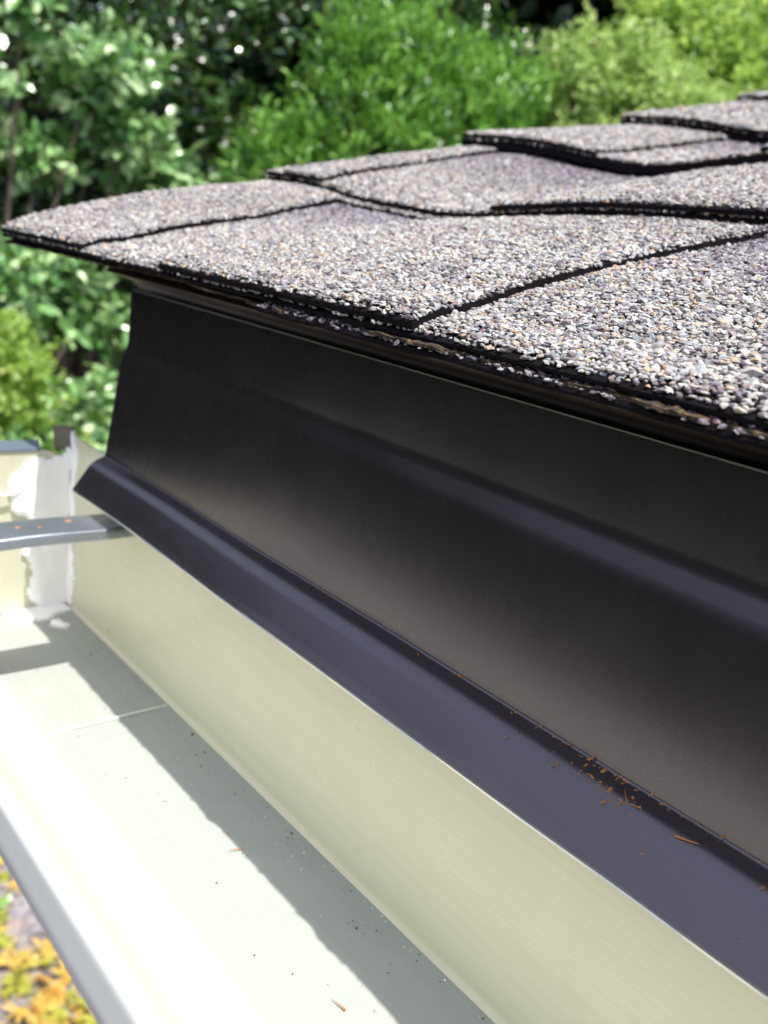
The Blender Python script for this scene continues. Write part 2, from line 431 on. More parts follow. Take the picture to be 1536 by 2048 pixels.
def build_deck():
    ys = np.concatenate([np.linspace(1.09, 2, 10), np.linspace(2.1, 9, 36)]); xs = np.linspace(-2.17, XR, 50)
    X, Y = np.meshgrid(xs, ys, indexing='ij')
    top = np.interp(Y, [1.03, 1.4, 1.83, 2.745, 3.75, 4.7, 9.0], [-.11, .0, .105, .365, .61, .86, 2.05]) - .055 + bump_dip(X, Y)
    V = [(x, y, z) for x, y, z in zip(X.ravel(), Y.ravel(), top.ravel())]; V += [(x, y, z - .07) for x, y, z in V]
    nx, ny = X.shape; n = nx * ny; F = []
    for i in range(nx - 1):
        for j in range(ny - 1):
            a = i * ny + j; F += [(a, a + ny, a + ny + 1, a + 1), (n + a, n + a + 1, n + a + ny + 1, n + a + ny)]
        a = i * ny; F.append((a, a + n, a + ny + n, a + ny)); a += ny - 1; F.append((a, a + ny, a + ny + n, a + n))
    for j in range(ny - 1):
        F.append((j, j + 1, j + 1 + n, j + n)); a = (nx - 1) * ny + j; F.append((a, a + n, a + 1 + n, a + 1))
    pyd('roof_deck', V, F, M_PLY, house)

build_deck()
def ico():
    p = (1 + 5 ** .5) / 2
    v = np.array([(-1, p, 0), (1, p, 0), (-1, -p, 0), (1, -p, 0), (0, -1, p), (0, 1, p), (0, -1, -p), (0, 1, -p), (p, 0, -1), (p, 0, 1), (-p, 0, -1), (-p, 0, 1)], float)
    v /= np.linalg.norm(v[0])
    f = np.array([(0, 11, 5), (0, 5, 1), (0, 1, 7), (0, 7, 10), (0, 10, 11), (1, 5, 9), (5, 11, 4), (11, 10, 2), (10, 7, 6), (7, 1, 8), (3, 9, 4), (3, 4, 2), (3, 2, 6), (3, 6, 8), (3, 8, 9), (4, 9, 5), (2, 4, 11), (6, 2, 10), (8, 6, 7), (9, 8, 1)])
    return v, f
IV, IF = ico()
PAL_L = np.array([(.50, .465, .42), (.60, .56, .50), (.36, .37, .375), (.47, .385, .29), (.26, .225, .225), (.17, .135, .145), (.50, .33, .20), (.32, .235, .215), (.37, .34, .33)])
W_L = np.array([.22, .15, .15, .10, .12, .08, .04, .05, .09]); W_L /= W_L.sum()
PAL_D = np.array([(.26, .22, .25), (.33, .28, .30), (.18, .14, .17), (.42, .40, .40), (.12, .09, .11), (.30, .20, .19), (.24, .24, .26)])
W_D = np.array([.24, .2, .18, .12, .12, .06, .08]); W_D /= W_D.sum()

def granules(xf0, xf1, y0, y1, zf, size, shade, seed, edge_front=True, xmin=-3.0, jag=None):
    """stone granules pressed into the asphalt: a faceted pebble each"""
    g = np.random.default_rng(seed)
    sp = size * .80
    X, Y = np.meshgrid(np.arange(xmin, XR, sp), np.arange(y0 - .004, y1, sp * .92), indexing='ij')
    Y = Y + 0; X = X + (np.arange(Y.shape[1])[None, :] % 2) * sp * .5
    X = X.ravel() + g.uniform(-.45, .45, X.size) * sp; Y = Y.ravel() + g.uniform(-.45, .45, Y.size) * sp
    fy = jag(X) if jag is not None else 0
    ok = (X > xf0(Y) - .002) & (X < xf1(Y) - .0005) & (Y > y0 + fy + .0008) & (g.random(X.size) > .06)
    # the stones only need modelling where the lens can reach them; past it the sheet carries on bare of relief
    ok &= (X < .35)
    X, Y = X[ok], Y[ok]
    if jag is not None: fy = jag(X)
    # more lost at the very edge
    de = np.minimum(Y - y0 - fy, np.minimum(X - xf0(Y), xf1(Y) - X))
    keep = (de > .008) | (g.random(len(X)) > .35); X, Y, de = X[keep], Y[keep], de[keep]
    Z = zf(X, Y)
    n_ = len(X)
    S = size * .5 * g.lognormal(0, .24, n_)
    sc_ = np.stack([S * g.uniform(.8, 1.35, n_), S * g.uniform(.8, 1.35, n_), S * g.uniform(.40, .85, n_)], 1)
    base = IV[None] * (1 + g.uniform(-.36, .36, (n_, 12, 1)))
    base = base * sc_[:, None, :]
    az = g.uniform(0, 6.28, n_); tx = g.normal(0, .35, n_)
    ca, sa = np.cos(az)[:, None], np.sin(az)[:, None]; ct, st = np.cos(tx)[:, None], np.sin(tx)[:, None]
    y_ = base[:, :, 1] * ct - base[:, :, 2] * st; z_ = base[:, :, 1] * st + base[:, :, 2] * ct; x_ = base[:, :, 0]
    bx, by = x_ * ca - y_ * sa, x_ * sa + y_ * ca
    Zc = Z + S * g.uniform(.0, .45, n_) + np.where(de < .01, -.003, 0)
    V = np.stack([X[:, None] + bx, Y[:, None] + by, Zc[:, None] + z_], 2).reshape(-1, 3)
    F = (IF[None] + (np.arange(n_) * 12)[:, None, None]).reshape(-1, 3)
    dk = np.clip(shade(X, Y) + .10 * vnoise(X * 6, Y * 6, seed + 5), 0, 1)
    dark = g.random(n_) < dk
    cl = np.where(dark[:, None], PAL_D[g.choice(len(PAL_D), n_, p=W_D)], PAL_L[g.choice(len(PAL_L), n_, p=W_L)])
    cl = np.clip(cl * np.array([.90, .92, .95]) * g.uniform(.80, 1.15, (n_, 1)) * (1 + .10 * vnoise(X * 3, Y * 4, 77)[:, None]), 0, .8)
    return V, F, np.repeat(cl, 12, axis=0)

def layer(name, k, x0f, x1f, y0, y1, lift, th, size, shade, seed, parent, label=None, nx=150, ny=30, jagamp=.004):
    zf = layer_z(k, lift, seed)
    def jag(x): return .6 * jagamp * vnoise(np.asarray(x) * 5, np.asarray(x) * 0, seed + 2) + .22 * jagamp * vnoise(np.asarray(x) * 70, np.asarray(x) * 0, seed + 8)
    s = np.linspace(0, 1, nx); v = np.concatenate([[0, .004], np.linspace(.02, 1, ny - 2)])
    Y = y0 + (y1 - y0) * v[None, :] + 0 * s[:, None]
    X = x0f(Y) + (x1f(Y) - x0f(Y)) * s[:, None]
    Y = Y + jag(X) * (1 - v[None, :])
    Z = zf(X, Y) - .003
    Z[:, 0] -= .004                                   # the cut edge rounds over a little
    top = np.stack([X, Y, Z], 2).reshape(-1, 3); bot = np.stack([X, Y, zf(X, Y) - th * (1 + .15 * vnoise(X * 12, Y * 3, seed + 4))], 2).reshape(-1, 3)
    nt_ = nx * ny; ii, jj = np.meshgrid(np.arange(nx - 1), np.arange(ny - 1), indexing='ij'); a = (ii * ny + jj).ravel()
    q = np.stack([a, a + ny, a + ny + 1, a + 1], 1)
    i_ = np.arange(nx - 1) * ny; j_ = np.arange(ny - 1)
    front = np.stack([i_, i_ + nt_, i_ + ny + nt_, i_ + ny], 1); back = np.stack([i_ + ny - 1, i_ + 2 * ny - 1, i_ + 2 * ny - 1 + nt_, i_ + ny - 1 + nt_], 1)
    left = np.stack([j_, j_ + 1, j_ + 1 + nt_, j_ + nt_], 1); e = (nx - 1) * ny; rt = np.stack([e + j_, e + j_ + nt_, e + j_ + 1 + nt_, e + j_ + 1], 1)
    Fq = np.concatenate([q, (q + nt_)[:, ::-1], front, back, left, rt])
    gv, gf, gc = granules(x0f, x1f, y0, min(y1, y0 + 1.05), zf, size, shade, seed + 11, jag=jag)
    V = np.concatenate([top, bot, gv]); V = V * U + np.array([0, 0, CAM_Z])
    col = np.concatenate([np.full((2 * nt_, 3), .05), gc])
    me = mesh_np(name, V, [Fq, gf + 2 * nt_], col, np.concatenate([np.zeros(len(Fq)), np.ones(len(gf))]))
    o = finish(name, me, [M_ASPH, M_GRAN], parent)
    if label: o['label'] = label
    return o

def const(v): return lambda y: np.full(np.shape(y), float(v))
def lin(xa, ya, xb, yb, wv=0.): return lambda y: xa + (xb - xa) * (np.asarray(y) - ya) / (yb - ya) + wv * np.sin((np.asarray(y) - ya) / (yb - ya) * 3.1 * 1.6)
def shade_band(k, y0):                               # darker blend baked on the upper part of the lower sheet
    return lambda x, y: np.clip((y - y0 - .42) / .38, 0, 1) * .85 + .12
light = lambda x, y: 0 * x + .14
RX = -2.875
labels = ['shingle along the eave, lowest course with coarse stones and a broad front tab',
          'shingle of the second course up, its long black edge doubled',
          'shingle of the third course up, bowed over a thick black gap',
          'shingle of the fourth course up, near the upper right corner',
          'highest shingle that shows, a sliver at the right edge under the trees']
courses = [(0, .93, .0088), (1, 1.83, .0098), (2, 2.745, .0125), (3, 3.75, .016), (4, 4.70, .02), (5, 5.65, .03), (6, 6.60, .04)]
tabs = {0: [(const(RX), lin(-2.29, .93, -2.40, 1.83, .015)), (lin(-1.86, .93, -1.90, 1.83), lin(-1.02, .93, -.99, 1.83, -.018)), (lin(-.30, .93, -.26, 1.83), const(.9)), (const(1.5), const(2.4))],
        1: [(const(RX), lin(-2.55, 1.83, -2.66, 2.745, .01)), (lin(-1.77, 1.83, -1.74, 2.745), lin(-.62, 1.83, -.66, 2.745)), (const(-.1), const(1.2))],
        2: [(const(RX), lin(-2.19, 2.745, -2.27, 3.75, .02)), (lin(-1.56, 2.745, -1.6, 3.75), const(-.7)), (const(.1), const(1.3))],
        3: [(const(RX), const(-1.9)), (const(-1.1), const(.1))],
        4: [(const(RX), const(-2.3)), (const(-1.7), const(-.5))], 5: [(const(RX), const(-1.9))], 6: [(const(RX), const(-2.1))]}
for k, y0, size in courses:
    lab = labels[k] if k < 5 else None
    if k >= 5: lab = ['shingle course beyond the frame above the fifth', 'shingle course at the ridge beyond the frame'][k - 5]
    sh = empty('asphalt_shingle', P(0, y0, float(tooth_top(k, y0)) - .05), 'grey mineral ' + lab, 'shingle', 'asphalt shingles in overlapping courses')
    near = k < 3
    layer('base_sheet', k, const(RX), const(XR), y0, y0 + 1.9, .018, .012 if k < 2 else .032, size, shade_band(k, y0), 100 + 10 * k, sh, nx=260 if near else 80)  # upper courses thickened so black edges fill the shadowed gap below
    for j, (a, b) in enumerate(tabs[k]):
        layer('tab', k, a, b, y0 - .002, y0 + 1.2, 0., .015, size, light, 300 + 20 * k + j, sh, nx=120 if near else 50)
    if k == 1:
        layer('patch_strip', 1, const(-2.47), const(-.9), 1.812, 2.2, .040, .014, size, light, 555, sh, nx=80)

# starter strip under the eave course
st = empty('starter_shingle', P(0, .93, -.17), 'lavender-grey starter strip showing as a thin gritty line under the eave course', 'starter strip')
layer('base_sheet', 0, lin(-1.44, .93, -1.30, 1.5), const(XR),   .924, 1.5, .036, .012, .0075, lambda x, y: 0 * x + .95, 700, st, nx=260, jagamp=.005)
# frayed felt
V, F = [], []; xs = np.linspace(RX + .01, XR, 420); g = np.random.default_rng(3)
for x in xs:
    if x < -1.4: e = .945 + .010 * math.sin(x * 9) + .006 * math.sin(x * 31) + g.normal(0, .0035)
    else: e = .929 + .006 * math.sin(x * 14) + .004 * math.sin(x * 47) + g.normal(0, .0015)
    zt = float(tooth_top(0, .95)) - .047 + .003 * math.sin(x * 5) - (.004 if x < -1.9 else .0) + g.normal(0, .0008)
    if -2.1 < x < -1.5: zt += .004
    for (dy, dz) in ((0, 0), (0, -.005), (.36, .10), (.36, .105)): V.append((x, e + dy + (0 if dy else g.normal(0, .001)), zt + dz + (g.normal(0, .0006) if dy == 0 else 0)))
for i in range(len(xs) - 1):
    a, b = 4 * i, 4 * i + 4
    for j in range(4): F.append((a + j, b + j, b + (j + 1) % 4, a + (j + 1) % 4))
F += [(0, 1, 2, 3), tuple(4 * (len(xs) - 1) + k for k in (3, 2, 1, 0))]
felt = pyd('roofing_felt', V, F, M_FELT)
tag(felt, 'frayed brown roofing felt edge poking out below the shingles', 'roofing felt')

# ------------------------------------------------------------------ needles, specks
def needle_mesh(L, r, bend, seed):
    g = np.random.default_rng(seed); V, F = [], []
    n = 6
    for i in range(n):
        s = i / (n - 1); rr = r * (1 - .7 * s)
        for k in range(4):
            a = k * math.pi / 2; V.append(((s - .5) * L, bend * (s - .5) ** 2 * L + rr * math.cos(a), rr * math.sin(a) + r))
    for i in range(n - 1):
        for k in range(4): F.append((4 * i + k, 4 * i + (k + 1) % 4, 4 * i + 4 + (k + 1) % 4, 4 * i + 4 + k))
    F += [(3, 2, 1, 0), (4 * n - 4, 4 * n - 3, 4 * n - 2, 4 * n - 1)]
    me = bpy.data.meshes.new('pine_needle'); me.from_pydata([(a * U, b * U, c * U) for a, b, c in V], [], F); me.materials.append(M_NEED); me.update(); return me
kick_n = np.array([0, -.63, .77]); kick_t = np.array([0, .77, .63])
def on_kick(x, s):            # s 0 at the bend .. 1 at the cut edge
    p = np.array([np.interp(s, np.linspace(0, 1, len(kick)), kick[:, 0]), np.interp(s, np.linspace(0, 1, len(kick)), kick[:, 1])])
    dy, dz = kw(x, s); return np.array([x, p[0] + dy, p[1] + dz]) + kick_n * .0055
def place(me, p, normal, ang, name, label, group, tilt=.0):
    o = bpy.data.objects.new(name, me); C.objects.link(o)
    z = Vector(normal).normalized(); q = z.to_track_quat('Z', 'Y')
    o.rotation_mode = 'QUATERNION'
    from mathutils import Quaternion
    o.rotation_quaternion = q @ Quaternion((0, 0, 1), ang); o.location = P(*p)
    return tag(o, label, 'pine needle', group)
nm = [needle_mesh(.030, .0017, .10, 1), needle_mesh(.017, .0009, -.3, 2)]
big = [(-.425, .42, .25, 0, 'largest rust-brown pine needle, lying across the middle of the purple-grey lip'),
       (-.545, .27, 1.1, 1, 'thin pine needle at the top of the litter patch on the dark lip'),
       (-.52, .36, 2.4, 1, 'curled pine needle in the middle of the litter patch on the dark lip'),
       (-.50, .40, .1, 1, 'small pine needle on the near side of the litter patch on the dark lip')]
for x, s, a_, mi, lab in big:
    place(nm[mi], on_kick(x, s), kick_n, a_, 'pine_needle', lab, 'pine needles on the flashing lip')
for x, y, a_, mi, lab in [(-.83, .80, .2, 0, 'orange pine needle on the sunlit gutter floor near the front wall'),
                          (-1.235, .852, 1.3, 0, 'tan pine needle crossing the shadow edge on the gutter floor'),
                          (-1.29, .862, .4, 1, 'short pine needle just before the shadow edge on the gutter floor'),
                          (-.63, .86, 1.9, 1, 'pine needle on the sunlit floor close to the bottom of the view')]:
    place(nm[mi], (x, y, -1.1665), (0, 0, 1), a_, 'pine_needle', lab, 'pine needles on the gutter floor')

def crumbs(name, pts, size, mat, label, cat, elong=1., seed=0):
    g = np.random.default_rng(seed); n_ = len(pts); pts = np.array(pts)
    S = size * g.lognormal(0, .35, n_)
    b = IV[None] * (1 + g.uniform(-.3, .3, (n_, 12, 1))) * S[:, None, None]
    b[:, :, 0] *= elong * g.uniform(.6, 1.4, n_)[:, None]; b[:, :, 2] *= .6
    az = g.uniform(0, 6.28, n_); ca, sa = np.cos(az)[:, None], np.sin(az)[:, None]
    x_, y_ = b[:, :, 0] * ca - b[:, :, 1] * sa, b[:, :, 0] * sa + b[:, :, 1] * ca
    V = (pts[:, None, :] + np.stack([x_, y_, b[:, :, 2]], 2)).reshape(-1, 3) * U + np.array([0, 0, CAM_Z])
    F = (IF[None] + (np.arange(n_) * 12)[:, None, None]).reshape(-1, 3)
    o = finish(name, mesh_np(name, V, [F]), mat)
    return tag(o, label, cat, kind='stuff')
g = np.random.default_rng(21)
pts = []
for _ in range(120):
    x = g.normal(-.54, .05); s = np.clip(g.normal(.36, .09), .08, .9); pts.append(on_kick(x, s) - kick_n * .002)
for _ in range(120):
    x = g.uniform(-.95, -.1); s = np.clip(abs(g.normal(.25, .18)), .05, .95); pts.append(on_kick(x, s) - kick_n * .002)
crumbs('needle_litter', pts, .0017, M_NEED, 'tiny rust-brown needle crumbs scattered on the flashing lip', 'litter', 3.2, 1)
pts = [(g.uniform(-2.2, -.1), g.uniform(.70, .985), -1.1665) for _ in range(40)] + [(g.uniform(-2.2, -.1), .985 - abs(g.normal(0, .02)), -1.1658) for _ in range(70)]
pts += [(cx + g.normal(0, .02), cy + g.normal(0, .008), -1.166) for cx, cy in ((-1.55, .94), (-.95, .93), (-.6, .955)) for _ in range(6)]
crumbs('gutter_dirt', pts, .0012, M_SPECK, 'dark grit specks scattered over the gutter floor', 'grit', 1.3, 2)
pts = [(g.uniform(-2.0, -.1), g.uniform(.72, .985), -1.1662) for _ in range(45)] + [(g.uniform(-1.0, -.3), g.normal(.975, .006), -1.1655) for _ in range(30)]
crumbs('pale_grit', pts, .0015, M_PALE, 'pale chips lying on the gutter floor', 'grit', 1.4, 3)

# ------------------------------------------------------------------ ground
def mat_ground(name, dark, light_):
    t = NT(name)
    tc = t.n('TexCoord'); vo = t.n('TexVoronoi'); vo.inputs['Scale'].default_value = 28; t.l(tc.outputs['Object'], vo.inputs['Vector'])
    n1 = t.noise(3, 6, .7); n2 = t.noise(60, 4, .6)
    c = t.mix(t.rng(n1, .4, .65), dark, light_) ; c = t.mix(t.rng(n2, .3, .7, 0, .5), c, dark)
    t.set(Base_Color=c, Roughness=.9); t.bump(vo.outputs['Distance'], .9, .02); return t.m
M_GROUND = mat_ground('planting_soil', (.018, .014, .010), (.035, .042, .018)); M_PATH = mat_ground('gravel_path', (.20, .18, .18), (.38, .35, .36))
me = bpy.data.meshes.new('ground'); s_ = 120
me.from_pydata([(-s_, -s_, 0), (s_, -s_, 0), (s_, s_, 0), (-s_, s_, 0)], [], [(0, 1, 2, 3)]); me.update()
gr = finish('ground', me, M_GROUND); tag(gr, kind='structure')
me = bpy.data.meshes.new('path')
me.from_pydata([(-4.4, -3.2, .004), (3.0, -3.2, .004), (3.0, 1.7, .004), (-4.4, 1.7, .004)], [], [(0, 1, 2, 3)]); me.update()  # stretched out of view so lit gravel brightens the gutter lip
tag(finish('path', me, M_PATH), kind='structure')

# ------------------------------------------------------------------ foliage
def mat_leaf(name, cols, rough=.35, trans=.25, spec=.5):
    t = NT(name)
    a = t.n('Attribute'); a.attribute_name = 'Col'; sep = t.n('SeparateColor'); t.l(a.outputs['Color'], sep.inputs[0])
    c = t.ramp(sep.outputs[0], [(i / (len(cols) - 1), cl) for i, cl in enumerate(cols)])
    t.set(Base_Color=c, Roughness=rough, Specular_IOR_Level=spec)
    tr = t.n('BsdfTranslucent'); t.l(t.mix(.5, c, (.25, .35, .03), 'ADD'), tr.inputs[0])
    mx = t.n('MixShader'); mx.inputs[0].default_value = trans; t.l(t.b.outputs[0], mx.inputs[1]); t.l(tr.outputs[0], mx.inputs[2]); t.l(mx.outputs[0], t.out.inputs[0])
    return t.m
def unit(v): return v / (np.linalg.norm(v, axis=-1, keepdims=True) + 1e-9)
LEAF = np.array([(0, 0, 0), (.33, .8, .06), (.33, 0, 0), (.33, -.8, .06), (.72, .85, .02), (.72, 0, -.03), (.72, -.85, .02), (1, 0, -.10)])
LT = np.array([(0, 2, 1), (0, 3, 2), (4, 5, 7), (5, 6, 7)]); LQ = np.array([(1, 2, 5, 4), (2, 3, 6, 5)])
def leaf_mesh(name, lobes, nspr, nleaf, L, Wd, seed, upright=.3, spread=1.0, shell=(.6, 1.05), clump=None, zmin=0.02, flat=.55):
    g = np.random.default_rng(seed); lobes = np.array(lobes, float)
    wt = (lobes[:, 3] * lobes[:, 4] + lobes[:, 3] * lobes[:, 5]); k = g.choice(len(lobes), nspr, p=wt / wt.sum())
    d = unit(g.normal(size=(nspr, 3))); lr = lobes[k, 3:6]
    rad = g.uniform(*shell, nspr) * (1 + .16 * np.sin(d[:, 0] * 7 + k) * np.sin(d[:, 2] * 6 + k * 2) + .10 * np.sin(d[:, 1] * 13 + k))
    cpos = lobes[k, :3] + d * lr * rad[:, None]
    nrm = unit(d / lr)
    ax = unit(nrm + np.array([0, 0, upright * 2]) + g.normal(0, .35, (nspr, 3)))
    ref = unit(g.normal(size=(nspr, 3))); e1 = unit(np.cross(ax, ref)); e2 = np.cross(ax, e1)
    m = nleaf; ph = (np.arange(m) * 2.4)[None, :] + g.uniform(0, 6.28, (nspr, 1))
    el = g.uniform(.35, 1.25, (nspr, m)) * spread
    dirs = ax[:, None, :] * np.cos(el)[..., None] + (e1[:, None, :] * np.cos(ph)[..., None] + e2[:, None, :] * np.sin(ph)[..., None]) * np.sin(el)[..., None]
    dirs = unit(dirs + g.normal(0, .15, dirs.shape))
    base = cpos[:, None, :] + ax[:, None, :] * (np.arange(m)[None, :, None] / m - .5) * L * 1.6 + g.normal(0, L * .25, dirs.shape)
    up = unit(np.array([0, 0, 1.]) * flat + ax[:, None, :] * (1 - flat) + g.normal(0, .35, dirs.shape))
    side = unit(np.cross(up, dirs)); nn = np.cross(dirs, side)
    ll = L * g.lognormal(0, .2, (nspr, m)); ww = Wd * g.lognormal(0, .15, (nspr, m))
    fold = g.uniform(.5, 2.2, (nspr, m))
    V = base[:, :, None, :] + dirs[:, :, None, :] * (LEAF[:, 0][None, None, :, None] * ll[..., None, None]) \
        + side[:, :, None, :] * (LEAF[:, 1][None, None, :, None] * .5 * ww[..., None, None]) \
        + nn[:, :, None, :] * (LEAF[:, 2][None, None, :, None] * (ll * fold)[..., None, None])
    tone = np.clip(g.normal(.45, .2, (nspr, m)) + g.normal(0, .16, (nspr, 1)), 0, 1)
    V = V.reshape(-1, 8, 3); tone = tone.ravel()
    ok = V[:, :, 2].min(1) > zmin; V = V[ok]; tone = tone[ok]; n_ = len(V)
    off = (np.arange(n_) * 8)[:, None, None]
    col = np.repeat(tone, 8)[:, None] * np.ones(3)
    return mesh_np(name, V.reshape(-1, 3), [(LT[None] + off).reshape(-1, 3), (LQ[None] + off).reshape(-1, 4)], col)
t = NT('bark'); bn = t.noise(40, 6, .7, (1, 1, .2)); t.set(Base_Color=t.ramp(bn, [(.3, (.03, .022, .016)), (.7, (.13, .10, .075))]), Roughness=.9); t.bump(bn, .8, .01); M_BARK = t.m
def limbs(name, paths, parent):
    V, F = [], []
    for pts in paths:
        b0 = len(V)
        for i, (x, y, z, r_) in enumerate(pts):
            for k in range(8):
                a = k * math.pi / 4; rr = r_ * (1 + .12 * math.sin(k * 2.1 + i)); V.append((x + rr * math.cos(a), y + rr * math.sin(a), z))
        for i in range(len(pts) - 1):
            for k in range(8): F.append((b0 + 8 * i + k, b0 + 8 * i + (k + 1) % 8, b0 + 8 * i + 8 + (k + 1) % 8, b0 + 8 * i + 8 + k))
        F.append(tuple(b0 + 8 * (len(pts) - 1) + k for k in range(8)))
    return pyd(name, V, F, M_BARK, parent, 60, unit=False)
def tree(name, label, cat, lobes, base, mat, nspr, nleaf, L, Wd, seed, r0=.06, group=None, **kw_):
    root = empty(name, (base[0], base[1], 0), label, cat, group)
    me = leaf_mesh('crown', lobes, nspr, nleaf, L, Wd, seed, **kw_)
    finish('crown', me, mat, root)
    g = np.random.default_rng(seed + 1); zc = np.mean([l[2] for l in lobes]); fork = (base[0] + g.normal(0, .05), base[1] + g.normal(0, .05), max(.25, zc * .4))
    paths = [[(base[0], base[1], -.02, r0 * 1.3), ((base[0] + fork[0]) / 2, (base[1] + fork[1]) / 2, fork[2] * .5, r0), (*fork, r0 * .85)]]
    for l in lobes:
        a = np.array(fork); b = np.array(l[:3]); mid = (a + b) / 2 + g.normal(0, .08, 3)
        if b[2] <= a[2] + .05: continue
        paths.append([(*a, r0 * .6), (*mid, r0 * .4), (*b, r0 * .18)])
        for q in range(3):
            e = b + unit(g.normal(size=3)) * np.array(l[3:6]) * .7; e[2] = max(e[2], b[2] + .03)
            paths.append([(*b, r0 * .18), (*((b + e) / 2 + g.normal(0, .03, 3)), r0 * .12), (*e, r0 * .05)])
    limbs('trunk', paths, root)
    return root

L_GLOSS = mat_leaf('glossy_dark_leaf', [(.003, .012, .003), (.010, .036, .008), (.045, .13, .025), (.20, .34, .12)], .25, .12, .9)
L_BRIGHT = mat_leaf('bright_green_leaf', [(.035, .12, .015), (.12, .30, .03), (.22, .44, .07), (.36, .56, .15)], .33, .18, .7)
L_PALE = mat_leaf('pale_green_leaf', [(.14, .22, .05), (.32, .45, .11), (.50, .62, .22), (.62, .70, .34)], .45, .35, .5)
L_YEL = mat_leaf('yellow_green_leaf', [(.12, .22, .03), (.28, .42, .08), (.46, .58, .17), (.66, .70, .28)], .45, .55, .5)
L_MINT = mat_leaf('mint_green_leaf', [(.02, .08, .015), (.12, .28, .07), (.38, .56, .24), (.62, .74, .46)], .30, .12, .8)
L_DARK = mat_leaf('shaded_wood_leaf', [(.006, .018, .006), (.012, .032, .010), (.022, .05, .015)], .5, .06, .3)  # deep shade of the wood put into near-black leaf greens

z0 = CAM_Z
# left: glossy broad-leaved tree
lob = [(-3.95, 1.50, z0 + .10, .35, .38, .28), (-3.80, 1.25, z0 + .50, .30, .34, .28), (-4.05, 1.85, z0 + .55, .34, .36, .30), (-4.0, 2.25, z0 + .25, .30, .30, .30),
       (-4.2, 2.2, z0 + .9, .36, .38, .3), (-4.2, 1.5, z0 + 1.15, .5, .45, .3), (-3.95, 1.0, z0 - .15, .34, .34, .30), (-4.1, 1.9, z0 - .15, .4, .4, .3)]
tree('broadleaf_tree', 'glossy dark broad-leaved tree filling the upper left behind the roof corner', 'tree', lob, (-4.2, 1.7), L_GLOSS, 1300, 7, .064, .030, 11, upright=.25, shell=(.5, 1.1))
# the dark tree's sunlit sprays, sunlight put into paler leaves
lob = [(-3.45, 1.42, z0 + .42, .14, .20, .10), (-3.5, 1.25, z0 + .14, .12, .16, .07), (-3.4, 1.16, z0 + .66, .10, .10, .14), (-3.45, 1.55, z0 + .25, .12, .16, .12),
       (-3.4, 1.0, z0 + .30, .12, .10, .14), (-3.7, 1.85, z0 + .12, .14, .2, .12), (-3.6, 1.62, z0 + .52, .10, .14, .08)]
tree('sunlit_sprays', 'loose sprays of the dark tree, sunlight put into their pale mint leaves, upper left', 'tree', lob, (-3.4, 1.1), L_MINT, 420, 7, .064, .040, 12, r0=.022, upright=.1, shell=(.2, 1.1))
# middle: bright green narrow-leaved shrub
lob = [(-3.45, 2.75, z0 + .45, .36, .38, .34), (-3.40, 3.15, z0 + .50, .36, .36, .34), (-3.60, 2.45, z0 + .15, .34, .32, .26), (-3.5, 2.3, z0 + .32, .16, .16, .14), (-3.45, 2.62, z0 + .80, .16, .18, .14), (-3.3, 3.35, z0 + .72, .22, .24, .2), (-3.55, 2.95, z0 + .78, .30, .30, .24),
       (-3.25, 3.3, z0 + .15, .4, .4, .35), (-3.45, 2.7, z0 - .25, .5, .55, .4)]
tree('round_shrub', 'bright green round shrub with narrow upright leaves in the top middle', 'shrub', lob, (-3.5, 2.9), L_BRIGHT, 3300, 8, .058, .015, 13, upright=.7, spread=.8, shell=(.62, 1.14))
# glossy dark tree in the gaps
lob = [(-4.2, 2.95, z0 + 1.15, .40, .30, .30), (-3.75, 3.75, z0 + .85, .32, .34, .34), (-4.0, 3.45, z0 + 1.2, .36, .34, .30), (-3.8, 3.9, z0 + .3, .4, .4, .4)]
tree('holly_tree', 'dark sparkling small-leaved tree rising between the round shrub and the pale maple', 'tree', lob, (-4.0, 3.5), L_GLOSS, 1300, 7, .050, .028, 14, upright=.25, shell=(.4, 1.1))
# right: pale maples
lob = [(-3.15, 3.95, z0 + .55, .30, .32, .20), (-3.2, 3.75, z0 + .88, .18, .20, .24), (-3.1, 4.1, z0 + 1.0, .2, .22, .18), (-3.0, 4.2, z0 + .62, .28, .3, .2), (-2.9, 4.4, z0 + .2, .5, .5, .4), (-3.0, 4.15, z0 + .85, .26, .28, .16), (-2.75, 4.35, z0 + .75, .3, .3, .18)]
tree('pale_maple', 'pale lime maple with feathery drooping leaves above the roof, right of the round shrub', 'tree', lob, (-3.1, 4.0), L_PALE, 3000, 7, .050, .020, 15, upright=-.05, spread=1.25, shell=(.55, 1.1), flat=.15)
lob = [(-3.0, 4.95, z0 + 1.25, .5, .45, .28), (-2.65, 4.85, z0 + 1.05, .42, .42, .30), (-3.35, 4.6, z0 + 1.35, .24, .24, .14), (-2.6, 5.0, z0 + 1.45, .36, .36, .16), (-2.5, 4.95, z0 + .6, .5, .5, .4), (-3.05, 4.7, z0 + 1.1, .34, .34, .22)]
tree('yellow_maple', 'yellow-green maple at the upper right corner of the picture', 'tree', lob, (-2.9, 5.0), L_YEL, 3800, 7, .055, .024, 16, upright=-.05, spread=1.25, shell=(.55, 1.1), flat=.15)
